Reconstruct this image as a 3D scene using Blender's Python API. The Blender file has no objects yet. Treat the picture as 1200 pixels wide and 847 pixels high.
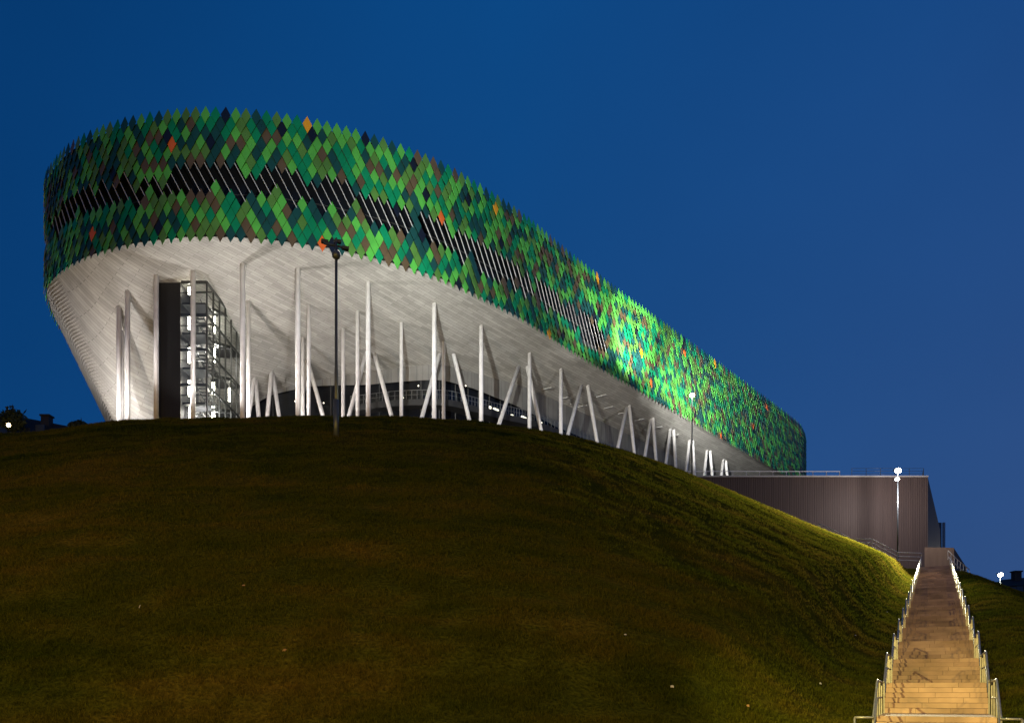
import bpy, math, random
import numpy as np
from mathutils import Vector, Matrix, noise
random.seed(7); rng = np.random.default_rng(7)
S = bpy.context.scene
COL = S.collection
HZ = 812.0            # horizon row of the photograph, eye at z = 0
def at(px, py, Y):    # world point seen at a pixel at depth Y
    return Vector(((px-600)/1000*Y, Y, (HZ-py)/1000*Y))

# ------------------------------------------------------------------ materials
def mat(name, base=(.5,.5,.5), rough=.6, metal=0, spec=.5, var=None, vscale=3.0, bump=0, bscale=20, emit=None, estr=0, coord='Object', stretch=(1,1,1)):
    m = bpy.data.materials.new(name); m.use_nodes = True
    nt = m.node_tree; b = nt.nodes['Principled BSDF']
    b.inputs['Base Color'].default_value = (*base, 1)
    b.inputs['Roughness'].default_value = rough; b.inputs['Metallic'].default_value = metal
    b.inputs['Specular IOR Level'].default_value = spec
    tc = nt.nodes.new('ShaderNodeTexCoord'); mp = nt.nodes.new('ShaderNodeMapping')
    nt.links.new(tc.outputs[coord], mp.inputs[0]); mp.inputs['Scale'].default_value = stretch
    if var:
        n = nt.nodes.new('ShaderNodeTexNoise'); n.inputs['Scale'].default_value = vscale; n.inputs['Detail'].default_value = 6
        nt.links.new(mp.outputs[0], n.inputs['Vector'])
        r = nt.nodes.new('ShaderNodeValToRGB'); r.color_ramp.elements[0].position = .35; r.color_ramp.elements[1].position = .68
        r.color_ramp.elements[0].color = (*base, 1); r.color_ramp.elements[1].color = (*var, 1)
        nt.links.new(n.outputs['Fac'], r.inputs[0]); nt.links.new(r.outputs[0], b.inputs['Base Color'])
    if bump:
        n2 = nt.nodes.new('ShaderNodeTexNoise'); n2.inputs['Scale'].default_value = bscale; n2.inputs['Detail'].default_value = 4
        nt.links.new(mp.outputs[0], n2.inputs['Vector'])
        bp = nt.nodes.new('ShaderNodeBump'); bp.inputs['Strength'].default_value = bump; bp.inputs['Distance'].default_value = .05
        nt.links.new(n2.outputs['Fac'], bp.inputs['Height']); nt.links.new(bp.outputs[0], b.inputs['Normal'])
    if emit:
        b.inputs['Emission Color'].default_value = (*emit, 1); b.inputs['Emission Strength'].default_value = estr
    return m

def brick_mat(name, c1, c2, mortar, scale, bw, rh, ms, coord='UV', rough=.6, offset=.5, bump=.3, spec=.4, noise_amt=.25):
    m = mat(name, c1, rough, 0, spec)
    nt = m.node_tree; b = nt.nodes['Principled BSDF']
    tc = nt.nodes.new('ShaderNodeTexCoord')
    br = nt.nodes.new('ShaderNodeTexBrick'); br.offset = offset
    br.inputs['Color1'].default_value = (*c1,1); br.inputs['Color2'].default_value = (*c2,1); br.inputs['Mortar'].default_value = (*mortar,1)
    br.inputs['Scale'].default_value = scale; br.inputs['Brick Width'].default_value = bw; br.inputs['Row Height'].default_value = rh
    br.inputs['Mortar Size'].default_value = ms
    nt.links.new(tc.outputs[coord], br.inputs['Vector'])
    n = nt.nodes.new('ShaderNodeTexNoise'); n.inputs['Scale'].default_value = .7; n.inputs['Detail'].default_value = 8
    nt.links.new(tc.outputs['Object'], n.inputs['Vector'])
    mx = nt.nodes.new('ShaderNodeMixRGB'); mx.blend_type = 'OVERLAY'; mx.inputs[0].default_value = noise_amt
    nt.links.new(br.outputs['Color'], mx.inputs[1]); nt.links.new(n.outputs['Fac'], mx.inputs[2])
    nt.links.new(mx.outputs[0], b.inputs['Base Color'])
    if bump:
        bp = nt.nodes.new('ShaderNodeBump'); bp.inputs['Strength'].default_value = bump; bp.inputs['Distance'].default_value = .03; bp.invert = True
        nt.links.new(br.outputs['Fac'], bp.inputs['Height']); nt.links.new(bp.outputs[0], b.inputs['Normal'])
    return m

M = {}
TILES = [('bright_green',(.080,.38,.055),.25),('leaf_green',(.075,.195,.035),.17),('emerald',(.003,.20,.085),.20),
         ('dark_teal',(.008,.055,.052),.23),('brown',(.095,.066,.034),.13),('near_black',(.006,.008,.016),.02)]
for n, c, p in TILES:
    M[n] = mat('tile_'+n, c, .42, 0, .5, var=tuple(x*.8 for x in c), vscale=.6, bump=.06, bscale=3)
M['orange'] = mat('tile_orange', (.62,.12,.02), .45); M['yellow'] = mat('tile_yellow', (.65,.30,.01), .45)
M['backing'] = mat('backing', (.012,.014,.016), .7)
M['roof'] = mat('roof', (.1,.1,.1), .8, var=(.14,.14,.14))
M['dark_glass'] = mat('dark_glass', (.006,.007,.010), .22, 0, .22)
M['rod'] = mat('rod', (.55,.55,.56), .4, .3)
M['soffit'] = brick_mat('soffit_panels', (.39,.375,.355), (.285,.275,.258), (.13,.125,.12), 1, 2.6, .42, .016, rough=.5, bump=.25)
M['slat'] = mat('slat_panel', (.30,.285,.27), .5)
M['panel'] = brick_mat('wall_panels', (.21,.205,.20), (.18,.175,.17), (.08,.08,.08), 1, 1.1, 9.0, .03, rough=.55)
M['column'] = mat('column_paint', (.78,.765,.775), .38, 0, .5, var=(.66,.64,.65), vscale=1.5)
M['slab'] = mat('slab', (.018,.018,.02), .6)
M['charcoal'] = brick_mat('charcoal_panel', (.014,.013,.015), (.011,.010,.012), (.004,.004,.004), 1, 4, 3.4, .02, coord='Generated', bump=0)
M['frame'] = mat('frame_dark', (.05,.05,.05), .45, .5)
M['rail_dark'] = mat('rail_dark', (.16,.16,.165), .4, .6)
M['steel'] = mat('galvanised', (.30,.31,.33), .4, .6, var=(.22,.23,.25), vscale=6)
M['lampgrey'] = mat('lamp_grey', (.07,.085,.10), .4, .4)
M['concrete'] = mat('concrete', (.30,.29,.27), .8, var=(.22,.21,.2), vscale=1.2, bump=.3, bscale=15)
M['coping'] = mat('coping', (.45,.45,.47), .6, var=(.38,.38,.4))
M['paving'] = mat('paving', (.16,.155,.15), .75, var=(.12,.12,.115), bump=.2)
M['stair'] = brick_mat('stair_stone', (.38,.275,.235), (.285,.20,.178), (.17,.125,.105), 1, 1.0, .167, .007, coord='UV', rough=.75, bump=.5, noise_amt=.85)
M['boards'] = mat('brown_boards', (.088,.064,.060), .6, 0, .3, var=(.068,.050,.048), vscale=1.0, stretch=(3.5,3.5,.12), bump=.15, bscale=9)
M['lowwall'] = mat('brown_low_wall', (.17,.115,.085), .7, var=(.12,.08,.06), vscale=1.0, stretch=(3,3,.2), bump=.2)
M['stone'] = mat('house_wall', (.035,.032,.03), .8, var=(.025,.023,.022))
M['rooft'] = mat('house_roof', (.022,.02,.022), .9, var=(.014,.013,.014), vscale=5)
M['pane'] = mat('house_pane', (.02,.025,.035), .15)
M['white_paint'] = mat('white_paint', (.6,.6,.6), .5)
M['paper'] = mat('paper', (.38,.38,.36), .8)
M['leafdead'] = mat('leaf_brown', (.28,.16,.06), .8)
def emat(n, c, s):
    return mat(n, (.8,.8,.8), emit=c, estr=s)
M['bulb'] = emat('bulb', (1,.96,.88), 45); M['tube'] = emat('tube', (1,.92,.76), 34); M['warmbulb'] = emat('warmbulb', (1,.75,.35), 30)
M['flood'] = emat('floodglass', (1,.90,.70), 90); M['downlight'] = emat('downlight', (1,.9,.72), 2.2)
g = bpy.data.materials.new('clear_glass'); g.use_nodes = True
nt = g.node_tree; nt.nodes.clear()
o = nt.nodes.new('ShaderNodeOutputMaterial'); t = nt.nodes.new('ShaderNodeBsdfTransparent'); gl = nt.nodes.new('ShaderNodeBsdfGlossy'); gl.inputs['Roughness'].default_value = .03
t.inputs[0].default_value = (.86,.9,.88,1)
mx = nt.nodes.new('ShaderNodeMixShader'); mx.inputs[0].default_value = .05
nt.links.new(t.outputs[0], mx.inputs[1]); nt.links.new(gl.outputs[0], mx.inputs[2]); nt.links.new(mx.outputs[0], o.inputs[0])
M['glass'] = g

# ------------------------------------------------------------------ mesh helpers
class MB:
    def __init__(s): s.v = []; s.f = []; s.uv = []
    def face(s, pts, uv=None):
        i = len(s.v); s.v += [tuple(p) for p in pts]; s.f.append(tuple(range(i, i+len(pts))))
        s.uv += uv if uv else [(0,0)]*len(pts)
    def hexa(s, p):          # 8 points, bottom ring then top ring
        for q in ((3,2,1,0),(4,5,6,7),(0,1,5,4),(1,2,6,5),(2,3,7,6),(3,0,4,7)): s.face([p[k] for k in q])
    def box(s, c, d, ax=None):
        c = Vector(c); X, Y, Z = ax or (Vector((1,0,0)), Vector((0,1,0)), Vector((0,0,1)))
        hx, hy, hz = X*d[0]/2, Y*d[1]/2, Z*d[2]/2
        b = [c-hx-hy-hz, c+hx-hy-hz, c+hx+hy-hz, c-hx+hy-hz]
        s.hexa(b+[q+2*hz for q in b])
    def bar(s, a, b, w, d=None):
        a, b = Vector(a), Vector(b); z = (b-a); L = z.length; z.normalize()
        up = Vector((0,0,1)) if abs(z.z) < .95 else Vector((0,1,0))
        x = z.cross(up).normalized(); y = x.cross(z)
        s.box((a+b)/2, (w, d or w, L), (x, y, z))
    def tube(s, pts, r, n=10, r2=None, cap=True):
        pts = [Vector(p) for p in pts]; rings = []
        for i, p in enumerate(pts):
            z = (pts[min(i+1,len(pts)-1)]-pts[max(i-1,0)]).normalized()
            up = Vector((0,0,1)) if abs(z.z) < .9 else Vector((0,1,0))
            x = z.cross(up).normalized(); y = x.cross(z)
            rr = r if r2 is None else r+(r2-r)*i/(len(pts)-1)
            rings.append([p+x*math.cos(k*2*math.pi/n)*rr+y*math.sin(k*2*math.pi/n)*rr for k in range(n)])
        i0 = len(s.v)
        for R in rings: s.v += [tuple(q) for q in R]
        for i in range(len(rings)-1):
            for k in range(n):
                k2 = (k+1) % n
                s.f.append((i0+i*n+k, i0+i*n+k2, i0+(i+1)*n+k2, i0+(i+1)*n+k)); s.uv += [(0,0)]*4
        if cap:
            s.f.append(tuple(i0+k for k in range(n-1,-1,-1))); s.uv += [(0,0)]*n
            j = i0+(len(rings)-1)*n; s.f.append(tuple(j+k for k in range(n))); s.uv += [(0,0)]*n
    def ball(s, c, r, sx=1, sz=1, n=12, m=8):
        c = Vector(c); i0 = len(s.v)
        for i in range(m+1):
            th = math.pi*i/m
            for k in range(n):
                ph = 2*math.pi*k/n
                s.v.append((c.x+r*sx*math.sin(th)*math.cos(ph), c.y+r*sx*math.sin(th)*math.sin(ph), c.z+r*sz*math.cos(th)))
        for i in range(m):
            for k in range(n):
                k2 = (k+1) % n
                s.f.append((i0+i*n+k, i0+(i+1)*n+k, i0+(i+1)*n+k2, i0+i*n+k2)); s.uv += [(0,0)]*4
    def build(s, name, m, parent=None, smooth=False, local=False):
        me = bpy.data.meshes.new(name); me.from_pydata(s.v, [], s.f)
        ul = me.uv_layers.new(name='UVMap'); ul.data.foreach_set('uv', np.array(s.uv, dtype=np.float32).ravel())
        if smooth: me.polygons.foreach_set('use_smooth', [True]*len(me.polygons))
        ms = m if isinstance(m, (list, tuple)) else [m]
        for q in ms: me.materials.append(M[q] if isinstance(q, str) else q)
        o = bpy.data.objects.new(name, me); COL.objects.link(o)
        if parent: adopt(o, parent, local)
        return o
def root_loc(p):
    v = Vector(p.location); q = p
    while q.parent: q = q.parent; v = v+Vector(q.location)
    return v
def adopt(o, p, local=False):
    o.parent = p
    if not local: o.matrix_parent_inverse = Matrix.Translation(-root_loc(p))
def tag(o, label=None, cat=None, group=None, kind=None):
    if label: o['label'] = label
    if cat: o['category'] = cat
    if group: o['group'] = group
    if kind: o['kind'] = kind
    return o
def empty(name, loc, label, cat, group=None):
    o = bpy.data.objects.new(name, None); COL.objects.link(o); o.location = loc; o.empty_display_size = .3
    return tag(o, label, cat, group)
def fast_mesh(name, v, f, m, mi=None, k=4):
    me = bpy.data.meshes.new(name); nf = len(f)
    me.vertices.add(len(v)); me.vertices.foreach_set('co', np.asarray(v, np.float32).ravel())
    me.loops.add(nf*k); me.loops.foreach_set('vertex_index', np.asarray(f, np.int32).ravel())
    me.polygons.add(nf); me.polygons.foreach_set('loop_start', np.arange(0, nf*k, k, dtype=np.int32))
    me.polygons.foreach_set('loop_total', np.full(nf, k, np.int32))
    for q in m: me.materials.append(M[q] if isinstance(q, str) else q)
    if mi is not None: me.polygons.foreach_set('material_index', np.asarray(mi, np.int32))
    me.polygons.foreach_set('use_smooth', [False]*nf)
    me.update(calc_edges=True); me.validate()
    o = bpy.data.objects.new(name, me); COL.objects.link(o)
    return o

# ------------------------------------------------------------------ terrain
AX = np.array([.496, 1.0])/math.hypot(.496, 1.0)     # plan direction of the stairs
LN = np.array([-AX[1], AX[0]])                        # to their left
DECK = 27.6
YF = 20.0
_a = [-2.5,-1.2,-.8,-.6,-.54,-.47,-.4,-.3,-.2,-.1,-.04,.02,.1,.15,.2,.25,.3,.35,.4,.44,.468,.512,.53,.6,.7,1,2.5]
_e = [.15,.24,.285,.300,.307,.316,.319,.322,.322,.321,.316,.308,.293,.278,.260,.239,.218,.197,.178,.162,.148,.144,.143,.117,.08,.04,.02]
_ya= [-2.5,-.6,0,.1,.2,.3,.4,.468,.512,.53,.6,.7,2.5]
_y = [66,66,66,70,78,85,91,95,97,95,85,78,70]
_g = np.linspace(-2.5, 2.5, 1001)
def _sm(x, y, w):
    q = np.interp(_g, x, y); k = np.hanning(2*w+3)[1:-1]; k /= k.sum()
    return np.convolve(np.pad(q, w, mode='edge'), k, mode='valid')
_E = _sm(_a, _e, 8); _YC = _sm(_ya, _y, 12)
def smooth01(x): x = np.clip(x, 0, 1); return x*x*(3-2*x)
def terrain(X, Y):
    X = np.asarray(X, float); Y = np.asarray(Y, float)
    a = np.clip(X/np.maximum(Y, 4.0), -2.5, 2.5)
    e = np.interp(a, _g, _E); yc = np.interp(a, _g, _YC); zc = e*yc
    h = zc+1.5; m1 = e*(yc-YF)/h; m0 = np.clip(1.0+.75*(1-m1), 1.0, 1.5)
    s = np.clip((Y-YF)/(yc-YF), 0, 1)
    z = -1.5+h*((s**3-2*s*s+s)*m0 + (-2*s**3+3*s*s) + (s**3-s*s)*m1)
    foot = smooth01(s/.12); z = -1.5+(z+1.5)*(.35+.65*foot)
    post = np.maximum(Y-yc, 0)
    q = np.interp(a, [-2.5,.19,.245,.5,.6,1,2.5], [.97,.97,.12,.05,-.5,-.6,-.3])
    zp = zc + e*q*np.minimum(post, 60)
    z = np.where(Y > yc, zp, z)
    cap = DECK-.25
    z = np.where(z > cap-1, cap-1+np.tanh((z-cap+1)), z)
    z = np.maximum(z, np.where(Y > 60, 3.0, -1.5))
    # stairs corridor
    L = X*AX[0]+Y*AX[1]; v = np.abs(X*LN[0]+Y*LN[1])
    zl = np.clip(-.64+(L-26.5)*.1846-.62, -1.6, 13.9)
    w = 1-smooth01((v-1.9)/np.interp(L, [30, 70, 105], [5.0, 3.6, 2.2]))
    w = w*smooth01((L-15)/6)*(1-smooth01((L-116)/8))
    zz = z*(1-w)+zl*w
    zz = np.where((v < 1.9) & (L > 22) & (L < 110), np.minimum(zz, zl-.25), zz)
    pm = smooth01((L-104.5)/4)*(1-smooth01((np.abs(X-43)-9)/4))*(1-smooth01((L-118)/6))*((X*LN[0]+Y*LN[1]) > -1.9)
    zz = np.where((v > 1.9) | (L > 110.5), np.maximum(zz, zz*(1-pm)+14.30*pm), zz)
    return zz
def bumps(X, Y):
    out = np.empty(X.shape)
    for i in np.ndindex(X.shape):
        x, y = X[i], Y[i]; rg = .62+.9*min(1, max(0, (22-x)/35))
        out[i] = rg*(.20*noise.noise((x*.16, y*.34, 0))+.13*noise.noise((x*.30, y*.95, 3)))+.06*rg*noise.noise((x*.9, y*2.0, 9))
    return out
def tz(x, y): return float(terrain(np.array([x]), np.array([y]))[0])
def axis(c0, c1, st, lo, hi, gr=1.22):
    c = list(np.arange(c0, c1+.01, st)); d = st
    a = [c[0]]; 
    while a[-1] > lo: d *= gr; a.append(a[-1]-d)
    b = [c[-1]]; d = st
    while b[-1] < hi: d *= gr; b.append(b[-1]+d)
    return np.array(a[:0:-1]+c+b[1:])
xs = axis(-66, 78, .5, -4000, 4000); ys = axis(18, 108, .5, -3000, 5000)
GX, GY = np.meshgrid(xs, ys)
GZ = terrain(GX, GY)
core = (np.abs(GX) < 110) & (GY > 5) & (GY < 125)
bz = np.zeros(GX.shape); bz[core] = bumps(GX[core], GY[core])
vst = np.abs(GX*LN[0]+GY*LN[1]); bz *= .25+.75*smooth01((vst-2)/3)
GZ = GZ+bz
nx, ny = len(xs), len(ys)
V = np.stack([GX, GY, GZ], -1).reshape(-1, 3)
I, J = np.meshgrid(np.arange(nx-1), np.arange(ny-1)); k0 = (J*nx+I).ravel()
F = np.stack([k0, k0+1, k0+nx+1, k0+nx], 1)
def grass_mat(name, cols, sc):
    m = mat(name, cols[0], 1.0, 0, 0.0); nt = m.node_tree; b = nt.nodes['Principled BSDF']
    tc = nt.nodes.new('ShaderNodeTexCoord')
    n1 = nt.nodes.new('ShaderNodeTexNoise'); n1.inputs['Scale'].default_value = sc; n1.inputs['Detail'].default_value = 8; n1.inputs['Roughness'].default_value = .65
    mp = nt.nodes.new('ShaderNodeMapping'); mp.inputs['Scale'].default_value = (.5, 1.5, 1.5); mp.inputs['Rotation'].default_value = (0, 0, -.12)
    nt.links.new(tc.outputs['Object'], mp.inputs[0]); nt.links.new(mp.outputs[0], n1.inputs['Vector'])
    r = nt.nodes.new('ShaderNodeValToRGB')
    els = r.color_ramp.elements
    els[0].position = .3; els[0].color = (*cols[0],1); els[1].position = .7; els[1].color = (*cols[-1],1)
    for i, c in enumerate(cols[1:-1]):
        q = els.new(.3+.4*(i+1)/(len(cols)-1)); q.color = (*c,1)
    nt.links.new(n1.outputs['Fac'], r.inputs[0])
    n2 = nt.nodes.new('ShaderNodeTexNoise'); n2.inputs['Scale'].default_value = 9; n2.inputs['Detail'].default_value = 5
    nt.links.new(tc.outputs['Object'], n2.inputs['Vector'])
    mx = nt.nodes.new('ShaderNodeMixRGB'); mx.blend_type = 'MULTIPLY'; mx.inputs[0].default_value = .8
    r2 = nt.nodes.new('ShaderNodeValToRGB'); r2.color_ramp.elements[0].color = (.35,.35,.35,1); r2.color_ramp.elements[1].color = (1.25,1.25,1.2,1)
    r2.color_ramp.elements[0].position = .3; r2.color_ramp.elements[1].position = .7
    nt.links.new(n2.outputs['Fac'], r2.inputs[0])
    nt.links.new(r.outputs[0], mx.inputs[1]); nt.links.new(r2.outputs[0], mx.inputs[2]); nt.links.new(mx.outputs[0], b.inputs['Base Color'])
    bp = nt.nodes.new('ShaderNodeBump'); bp.inputs['Strength'].default_value = .9; bp.inputs['Distance'].default_value = .12
    nt.links.new(n2.outputs['Fac'], bp.inputs['Height']); nt.links.new(bp.outputs[0], b.inputs['Normal'])
    return m
M['turf'] = grass_mat('turf', [(.020,.030,.004),(.045,.048,.006),(.085,.062,.012)], .22)
M['blade'] = grass_mat('blade', [(.040,.062,.005),(.088,.090,.009),(.160,.110,.020)], .22)
nt = M['blade'].node_tree; bs = nt.nodes['Principled BSDF']; tr = nt.nodes.new('ShaderNodeBsdfTranslucent'); ms = nt.nodes.new('ShaderNodeMixShader'); ms.inputs[0].default_value = .45
nt.links.new(bs.inputs['Base Color'].links[0].from_socket, tr.inputs[0]); nt.links.new(bs.outputs[0], ms.inputs[1]); nt.links.new(tr.outputs[0], ms.inputs[2]); nt.links.new(ms.outputs[0], nt.nodes['Material Output'].inputs[0])
ground = fast_mesh('ground', V, F, ['turf']); tag(ground, kind='structure')
ground.data.polygons.foreach_set('use_smooth', [True]*len(ground.data.polygons))

# grass blades
NT = 170000
A = rng.uniform(-.66, .70, NT*2); Yg = 20.5*np.exp(rng.uniform(0, 1, NT*2)*math.log(100/20.5)); Xg = A*Yg
yc = np.interp(A, _g, _YC); L = Xg*AX[0]+Yg*AX[1]; vv = Xg*LN[0]+Yg*LN[1]
clump = np.array([noise.noise((x*.8, y*.8, 5)) + .6*noise.noise((x*2.5, y*2.5, 8)) for x, y in zip(Xg, Yg)])
keep = (Yg < yc+6) & ~((np.abs(vv) < 1.9) & (L > 20)) & (clump+rng.uniform(-.4,.4,NT*2) > -.12) & ~((L > 107) & (np.abs(vv) < 16))
Xg, Yg, clump = Xg[keep][:NT], Yg[keep][:NT], clump[keep][:NT]; n = len(Xg)
ix = np.clip(np.searchsorted(xs, Xg)-1, 0, nx-2); iy = np.clip(np.searchsorted(ys, Yg)-1, 0, ny-2)
fx = (Xg-xs[ix])/(xs[ix+1]-xs[ix]); fy = (Yg-ys[iy])/(ys[iy+1]-ys[iy])
Zg = (GZ[iy,ix]*(1-fx)+GZ[iy,ix+1]*fx)*(1-fy)+(GZ[iy+1,ix]*(1-fx)+GZ[iy+1,ix+1]*fx)*fy
vs = []
for b in range(4):
    ang = rng.uniform(0, 2*math.pi, n); hh = (.075+.06*rng.random(n)+.07*np.clip(clump, 0, 1)); ww = .008+.00016*Yg*rng.uniform(.7,1.3,n)
    ox, oy = rng.normal(0, .06, n), rng.normal(0, .06, n)
    ln = rng.uniform(.2, .9, n)*hh; la = rng.uniform(0, 2*math.pi, n)
    cx, cy = Xg+ox, Yg+oy
    p0 = np.stack([cx-np.cos(ang)*ww, cy-np.sin(ang)*ww, Zg-.02], 1); p1 = np.stack([cx+np.cos(ang)*ww, cy+np.sin(ang)*ww, Zg-.02], 1)
    p2 = np.stack([cx+np.cos(la)*ln, cy+np.sin(la)*ln, Zg+hh], 1)
    vs.append(np.stack([p0, p1, p2], 1).reshape(-1, 3))
vs = np.concatenate(vs); 
grass = fast_mesh('grass', vs, np.arange(len(vs)).reshape(-1, 3), ['blade'], k=3); tag(grass, kind='stuff')

# ------------------------------------------------------------------ arena
ZT, ZB = 55.0, 42.2
CT = [  # facade curve and the foot of the soffit below it: Bx, By, Ix, Iy, Iz
 (-53,105,-46,106,27),(-50,92,-43.6,97.5,27),(-47.3,88,-42.5,96.6,27),(-43,84.4,-40.2,97.6,27),(-37.6,81.7,-36.5,101.5,29.5),(-33,80.5,-31.5,105,36.0),
 (-28.8,80,-27,106.5,38.5),(-22.6,80.6,-21,106.5,39.6),(-15.6,82.9,-14.5,104.4,39.7),(-8.7,87,-9,104,40),(-4.5,90.9,-6,106,40.1),(1.5,97.9,-2.5,108.8,40.2),
 (9.5,109.3,3.6,113.8,40),(24.3,128.5,18.7,132.8,40),(40.8,150,35.2,154.3,40),(56.2,170.3,50.6,174.6,40),(60.6,177.6,54.5,180.5,40),(62.9,184,56,186,40),
 (62,193,55.5,190,40),(55,202,50.5,196,38),(40,207,39,199.5,36),(20,205,22,198,34),(-10,190,-6,184,30),(-38,163,-32.5,158.5,27),(-51,132,-44.5,130,27)]
CT = np.array(CT, float); nC = len(CT)
def cr(t):           # closed Catmull-Rom through the table
    t = np.asarray(t); i = np.floor(t).astype(int); u = (t-i)[:, None]
    p0, p1, p2, p3 = (CT[(i+k) % nC] for k in (-1, 0, 1, 2))
    return .5*(2*p1+(p2-p0)*u+(2*p0-5*p1+4*p2-p3)*u*u+(3*p1-p0-3*p2+p3)*u**3)
td = np.linspace(0, nC, 6001); D = cr(td); seg = np.hypot(*np.diff(D[:, :2], axis=0).T); cum = np.concatenate([[0], np.cumsum(seg)]); TOT = cum[-1]
def Cs(s):
    s = np.mod(np.asarray(s, float), TOT)
    return np.stack([np.interp(s, cum, D[:, k]) for k in range(5)], -1)
def frame(s):
    s = np.atleast_1d(np.asarray(s, float)); p = Cs(s)[..., :2]; d = Cs(s+.4)[..., :2]-Cs(s-.4)[..., :2]
    d /= np.linalg.norm(d, axis=-1, keepdims=True)
    return p, d, np.stack([d[..., 1], -d[..., 0]], -1)
arena = empty('sports_arena', (5, 120, DECK), 'huge rounded arena clad in green diamond tiles over a lit underside on tall columns', 'arena')
NR = 14; TH = (ZT-ZB)*2/(NR+1); NCOL = round(TOT/.93); TW = TOT/NCOL
# which tiles are left out for the window strip (k = diagonal index, r = row from the top)
sv = np.linspace(0, TOT, 3000); pv = Cs(sv)
px = 600+1000*pv[:, 0]/pv[:, 1]
front = pv[:, 1] < 190
sA = sv[np.argmin(np.abs(pv[:, 0]+51)+np.abs(pv[:, 1]-96)*.5)]
sE = sv[np.argmin(np.where((sv < TOT*.6) & (pv[:, 0] > -5), np.abs(px-706), 1e9))]
openk = {}
kL = int(sv[np.argmin(np.where((sv < TOT*.6) & (pv[:, 1] < 90), np.abs(px-190), 1e9))]/TW)
kW = int(sv[np.argmin(np.where((sv < TOT*.6) & (pv[:, 0] > -40), np.abs(px-440), 1e9))]/TW)
k = -60; 
while k < NCOL:
    run = random.choice([5,6,7,8,10]); wide = k > kW; a0, a1 = random.choice([(7,9),(7,9),(6,9),(7,10)] if wide else ([(6,8),(6,8),(7,9)] if k > kL else [(7,8),(6,8),(7,9)]))
    for j in range(run):
        openk[k+j] = (a0+random.choice([0,0,0,0,1]), a1+random.choice([0,0,0,0,1,-1]))
    k += run
    for j in range(random.choice([0,1,1])): openk[k] = None; k += 1
tv, tf, tm, cen = [], [], [], []
wts = np.array([p for _, _, p in TILES]); wts /= wts.sum()
accent_px = [('orange',202,168),('orange',110,275),('orange',373,288),('orange',512,264),('yellow',356,143),('yellow',578,240),('yellow',699,328),('yellow',641,393),
    ('yellow',752,412),('orange',801,415),('yellow',841,423),('orange',760,447),('orange',899,475),('orange',880,498),('orange',843,512),('yellow',937,507)]
tiles = []
for r in range(NR):
    z = ZT-TH/2*(r+1)
    for c in range(NCOL):
        s = (c+(.5 if r % 2 else 0))*TW
        kk = c-(r//2)
        op = openk.get(kk if kk > -60 else 0)
        s_ok = (sA < (kk+4.25)*TW < sE)
        if s_ok and op and op[0] <= r <= op[1]: continue
        tiles.append((r, s, z))
ss = np.array([q[1] for q in tiles]); zz = np.array([q[2] for q in tiles])
P, T_, N_ = frame(ss)
n = len(ss)
col = rng.choice(len(TILES), n, p=wts)
pxx = 600+1000*P[:, 0]/P[:, 1]; pyy = HZ-1000*zz/P[:, 1]
facing = (P*N_).sum(1) < 0
acc = {}
for c, x, y in accent_px:
    d = np.hypot(pxx-x, pyy-y)+np.where(facing, 0, 1e6); acc[int(np.argmin(d))] = c
tw = rng.normal(0, .022, n); tl = rng.normal(0, .02, n)
def tile_verts(i):
    off = [( 0, TH*.5, .0+tl[i]), (TW*.478, .0, .12+tw[i]), (0, -TH*.535, .27-tl[i]), (-TW*.478, .0, .12-tw[i])]
    out = []
    for back in (0, .045):
        for u, w, o in off:
            q = P[i]+T_[i]*u+N_[i]*(o-back); out.append((q[0], q[1], zz[i]+w))
    return out
FQ = [(0,3,2,1),(4,5,6,7),(0,1,5,4),(1,2,6,5),(2,3,7,6),(3,0,4,7)]
for i in range(n):
    if i in acc: continue
    b = len(tv); tv += tile_verts(i)
    for q in FQ: tf.append([b+x for x in q]); tm.append(col[i])
clad = fast_mesh('tile_cladding', tv, tf, [t[0] for t in TILES], tm); adopt(clad, arena)
for i, c in acc.items():
    m = MB(); v = tile_verts(i)
    for q in FQ: m.face([v[x] for x in q])
    o = m.build('accent_tile', c, arena); o['label'] = c+' diamond tile among the green ones'

# backing, window strip, roof
NS = 420; sg = np.linspace(0, TOT, NS+1); Pg, Tg, Ng = frame(sg)
def ring(off, z): return np.column_stack([Pg+Ng*off, np.full(NS+1, z)])
def strip(m, ra, rb, uv=False, sel=None):
    for i in range(NS):
        if sel is None or sel(i): m.face([ra[i], ra[i+1], rb[i+1], rb[i]], [(sg[i], ra[i][2]), (sg[i+1], ra[i+1][2]), (sg[i+1], rb[i+1][2]), (sg[i], rb[i][2])])
inwin = lambda i: sA-2 < sg[i] < sE+2
zw0, zw1 = ZT-TH/2*5.2, ZT-TH/2*11.6
m = MB()
strip(m, ring(-.1, ZB+.75), ring(-.1, zw1)); strip(m, ring(-.1, zw0), ring(-.1, ZT-.9))
strip(m, ring(-.1, zw1), ring(-.1, zw0), sel=lambda i: not inwin(i))
strip(m, ring(-.1, zw1), ring(-1.6, zw1), sel=inwin); strip(m, ring(-1.6, zw0), ring(-.1, zw0), sel=inwin)
m.build('backing_wall', 'backing', arena)
m = MB(); strip(m, ring(-1.6, zw1), ring(-1.6, zw0), sel=inwin); m.build('window_strip', 'dark_glass', arena)
m = MB(); rt = ring(-.1, ZT-.9); c = Vector((5, 135, ZT-.7))
for i in range(NS): m.face([rt[i], rt[i+1], c])
m.build('roof', 'roof', arena)
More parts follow.
